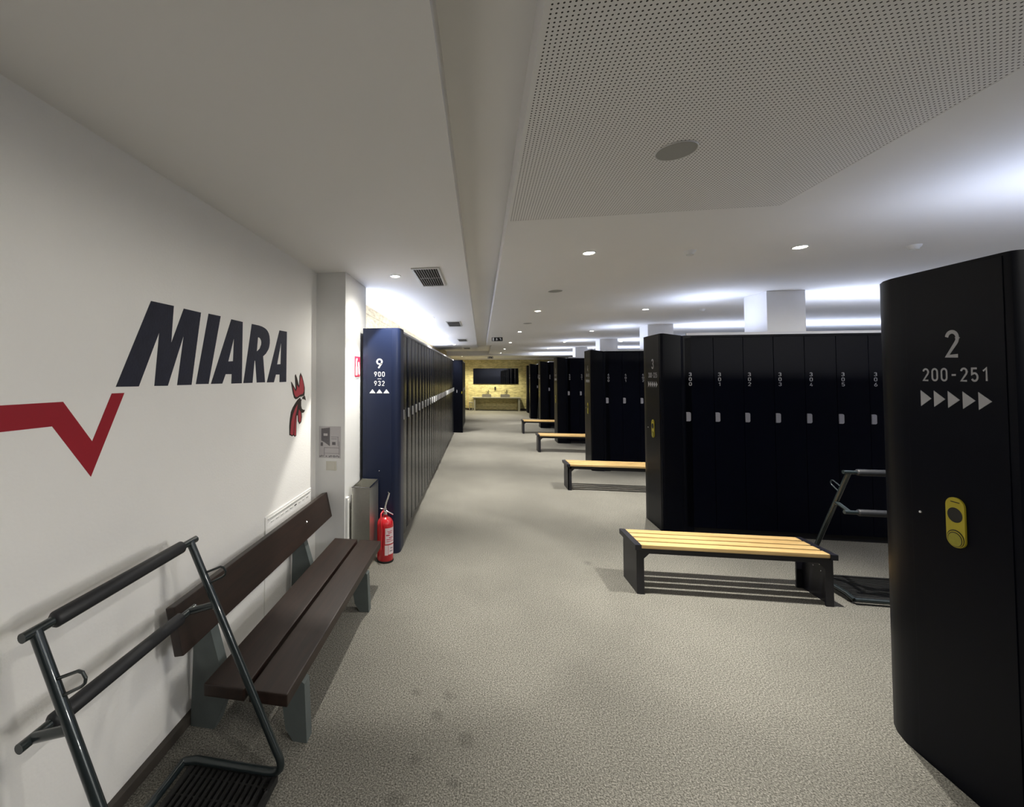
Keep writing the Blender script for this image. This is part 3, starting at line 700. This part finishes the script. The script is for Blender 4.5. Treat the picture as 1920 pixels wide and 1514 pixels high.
for k in range(6):
    pos.append((.757, 3.13 + 2.73 * k, '%s ceiling downlight in the line along the right of the aisle, counted from the camera' % ORD[k], 1))
for k in range(6):
    pos.append((2.13, 3.22 + 2.72 * k, '%s ceiling downlight in the line above the locker row ends' % ORD[k], 1))
for k in range(1, 5):
    pos.append((3.5, 3.25 + 2.72 * k, '%s ceiling downlight in the line right of the white columns' % ORD[k - 1], 1))
pos.append((-.737, 3.59, 'left ceiling downlight beside the nearest vent grille by the pillar', 2))
for k in range(1, 4): pos.append((-.737, 3.59 + 2.73 * k, '%s ceiling downlight past the pillar above the 900-932 lockers' % ORD[k - 1], 1))
KW = {}
for x, y, q in ((.757, .40, 0), (2.13, .40, .06), (3.5, .40, .48), (4.87, .40, .82), (6.24, .40, .82), (.757, -2.33, .12), (2.13, -2.33, .25), (4.87, 3.2, 0), (4.87, 5.9, 0), (6.24, 3.2, 0)):  # lamps added out of view; weighted ones give wide fill on left wall
    pos.append((x, y, None, 3)); KW[(x, y)] = q
for x, y, lb, kd in pos:
    c = dl if first else copy_tree(dl); first = False
    c.location = (x, y, CZ)
    tag(c, lb or 'unseen ceiling downlight added on the lamp grid for extra light', 'downlight', 'round ceiling downlights')
for o, (x, y, lb, kd) in zip([o for o in col.objects if o.name.startswith('downlight')], pos):
    w = DLW * (.72 if kd == 2 else 1)
    if KW.get((x, y)): spot(o, w * KW[(x, y)], size=180, blend=.1, soft=.09)
    else:
        spot(o, w * (1 if kd == 2 else 1.35), size=(72 if kd == 2 else 76), blend=(.2 if kd == 2 else .75)); spot(o, w * .17, size=150, blend=.8)
c = copy_tree(dl)
for ch in list(c.children):
    if ch.type == 'LIGHT': bpy.data.objects.remove(ch)
c.location = (-.80, 17.7, 2.42); tag(c, 'small distant downlight above the dark locker end on the left side of the aisle', 'downlight', 'round ceiling downlights'); spot(c, 30, size=100)
W3 = ['left', 'middle', 'right']
for i, x in enumerate((-.67, .21, 1.05)):
    c = copy_tree(dl); 
    for ch in list(c.children):
        if ch.type == 'LIGHT': bpy.data.objects.remove(ch)
    c.location = (x, 19.25, 2.42); tag(c, '%s one of the three warm downlights washing the yellow stone wall' % W3[i], 'downlight', 'wall washing downlights')
    spot(c, 56, (1, .93, .66), 130, .8)

def speaker(x, y, lb):
    t = empty('ceiling_speaker', (x, y, CZ), label=lb, cat='speaker', group='round ceiling speakers')
    MB().lathe([(.068, -.001), (.072, -.004), (.074, 0)], 40).build('rim', M['ring'], t, True)
    MB().lathe([(0, -.003), (.068, -.003), (.069, 0)], 40).build('grille', M['grille'], t, True)
speaker(.749, 1.755, 'nearest round grey speaker set in the perforated ceiling')
speaker(.756, 4.50, 'second round grey speaker in the plain ceiling, beyond the nearest downlight')
speaker(.765, 7.22, 'third small round grey speaker in the ceiling, farther down the aisle')
def detector(x, y, lb):
    t = empty('smoke_detector', (x, y, CZ), label=lb, cat='smoke detector', group='white ceiling detectors')
    MB().lathe([(0, -.028), (.020, -.027), (.026, -.018), (.034, -.010), (.038, 0)], 24).build('cover', M['pillar'], t, True)
    MB().lathe([(.020, -.0275), (.022, -.030), (.024, -.0270)], 20).build('ring', M['ring'], t, True)
detector(1.442, 3.20, 'small white ceiling detector between the two nearest downlights')
detector(2.858, 3.31, 'small white ceiling detector above the gap before the 200-251 lockers')
detector(2.86, 6.05, 'small white ceiling detector behind the nearest white column')

def vent(y, lb, bars=True):
    t = empty('ceiling_vent', (-.445, y, CZ), label=lb, cat='vent', group='rectangular vents in the left ceiling')
    f = MB(); w, d = .115, .345
    f.box(-w, w, -d, -d + .022, -.010, 0, .002); f.box(-w, w, d - .022, d, -.010, 0, .002); f.box(-w, -w + .018, -d + .022, d - .022, -.010, 0, .002); f.box(w - .018, w, -d + .022, d - .022, -.010, 0, .002)
    f.build('frame', M['ventframe'], t)
    MB().box(-w + .018, w - .018, -d + .022, d - .022, -.002, 0).build('backing', M['ventdark'], t)
    for i in range(9):
        x = -w + .035 + i * .0202
        MB().box(x - .0022, x + .0022, -d + .022, d - .022, -.009, -.003).build('slat', M['ventbar'], t)
    MB().box(-w + .018, w - .018, -.006, .006, -.0095, -.003).build('crossbar', M['ventbar'], t)
vent(3.69, 'nearest rectangular vent grille in the left ceiling, beside a downlight')
vent(7.1, 'second rectangular vent grille in the left ceiling above the lockers')
vent(10.4, 'third rectangular vent grille in the left ceiling, farther away')
vent(13.5, 'farthest rectangular vent grille at the end of the left ceiling')

def exit_sign(x, y, zc, ztop, lb):
    t = empty('exit_sign', (x, y, zc), label=lb, cat='exit sign', group='hanging black exit signs')
    MB().box(-.105, .105, -.012, .012, -.038, .038, .002).build('box', M['black'], t)
    for xx in (-.09, .09): MB().tube([(xx, 0, .038), (xx, 0, ztop - zc)], .0015, 6).build('hanger', M['ring'], t)
    w = M['white']
    MB().box(-.090, -.062, -.0135, -.012, -.030, .030).build('door_symbol', w, t)
    MB().prism([(-.022, -.026), (-.010, -.026), (-.006, 0), (.002, -.020), (.010, -.018), (0, .012), (-.004, .022), (-.016, .022), (-.022, .008)], lambda a, b: (a, -.0135, b), lambda a, b: (a, -.012, b)).build('running_figure', w, t)
    MB().prism([(.040, .024), (.072, .020), (.080, -.024), (.066, -.018), (.062, .0), (.050, .012)], lambda a, b: (a, -.0135, b), lambda a, b: (a, -.012, b)).build('arrow_symbol', w, t)
exit_sign(.315, 8.5, 2.338, CZ, 'nearer small black exit sign hanging over the aisle')
exit_sign(.36, 17.0, 2.335, CZ, 'farther tiny black exit sign hanging before the stone wall')

# ------------------------------------------------------------------ washbasin end
Y0 = 19.65
t = empty('washstand', (.69, Y0, 0), label='long low stone washstand against the yellow stone wall at the aisle end', cat='washstand')
MB().box(-1.09, 1.09, 0, .50, .575, .620, .005).build('countertop', M['stonegrey'], t)
for x in (-1.04, .96): MB().box(x, x + .08, .02, .48, 0, .575).build('leg', M['stonegrey'], t)
MB().box(-.96, .96, .42, .45, .02, .575).build('back_panel', M['stone'], t)
for i, x in enumerate((.243, 1.078)):
    b = empty('basin', (x, Y0 + .1, .62), label='%s square basin on the washstand under the wide mirror' % ('left', 'right')[i], cat='basin', group='washbasins')
    m_ = MB(); m_.box(-.205, .205, 0, .34, 0, .02); m_.box(-.205, .205, 0, .02, .02, .125); m_.box(-.205, .205, .32, .34, .02, .125); m_.box(-.205, -.185, .02, .32, .02, .125); m_.box(.185, .205, .02, .32, .02, .125)
    m_.build('bowl', M['basin'], b)
    f = empty('wall_tap', (x + .03, YW, .80), label='%s chrome tap on the stone wall above its basin' % ('left', 'right')[i], cat='tap', group='wall taps')
    MB().tube([(0, 0, 0), (0, -.12, 0), (0, -.19, -.01), (0, -.20, -.035)], .014, 10).build('spout', M['chrome'], f, True)
    MB().lathe([(0, .0), (.02, 0), (.018, .06), (0, .06)], 14, (.0, -.05, .01)).build('valve', M['chrome'], f, True)
    MB().tube([(-.07, -.03, .05), (-.07, -.08, .05), (-.03, -.09, .10)], .010, 8).build('handle', M['yellow2'], f, True)
    MB().box(.05, .075, -.03, 0, -.03, .14, .004).build('riser', M['black'], f)
t = empty('soap_dispenser', (.645, YW, .93), label='black soap dispenser on the stone wall between the two taps', cat='dispenser')
MB().box(-.03, .03, -.07, 0, .02, .16, .01).build('body', M['black'], t); MB().tube([(0, -.04, .02), (0, -.045, -.01), (0, -.06, -.02)], .010, 8).build('nozzle', M['black'], t)
t = empty('wall_mirror', (.665, YW, 1.225), label='wide frameless wall mirror reflecting the dark lockers at the aisle end', cat='mirror')
MB().box(-1.035, 1.035, -.030, 0, 0, .725).build('backing', M['carcass'], t); MB().box(-1.035, 1.035, -.034, -.030, 0, .725).build('glass', M['mirror'], t)
t = empty('stool', (-.475, 19.62, 0), label='small grey stool left of the washstand', cat='stool')
MB().box(-.09, .09, 0, .22, .36, .40, .01).build('seat', M['stonegrey'], t)
for x in (-.08, .05):
    for y in (.01, .18): MB().box(x, x + .03, y, y + .03, 0, .36).build('leg', M['stonegrey'], t)
t = empty('broom', (-.62, YW - .05, .05), label='narrow wooden broom leaning on the stone wall above the stool', cat='broom')
MB().tube([(.02, -.10, .03), (-.03, 0, 1.15)], .014, 8).build('handle', M['pine'], t, True); MB().box(-.05, .09, -.15, -.06, -.05, .035, .01).build('brush', M['darkwood'], t)

# ------------------------------------------------------------------ world and view
w = bpy.data.worlds.new('world'); w.use_nodes = True; sc.world = w
w.node_tree.nodes['Background'].inputs[0].default_value = (.5, .52, .6, 1); w.node_tree.nodes['Background'].inputs[1].default_value = .02
sc.view_settings.view_transform = 'Standard'; sc.view_settings.look = 'None'; sc.view_settings.gamma = 1; sc.view_settings.exposure = 1.52
sc.view_settings.use_curve_mapping = False
sc.cycles.max_bounces = 8; sc.cycles.diffuse_bounces = 5; sc.cycles.glossy_bounces = 4
sc.cycles.use_denoising = True
sc.cycles.sample_clamp_indirect = 6
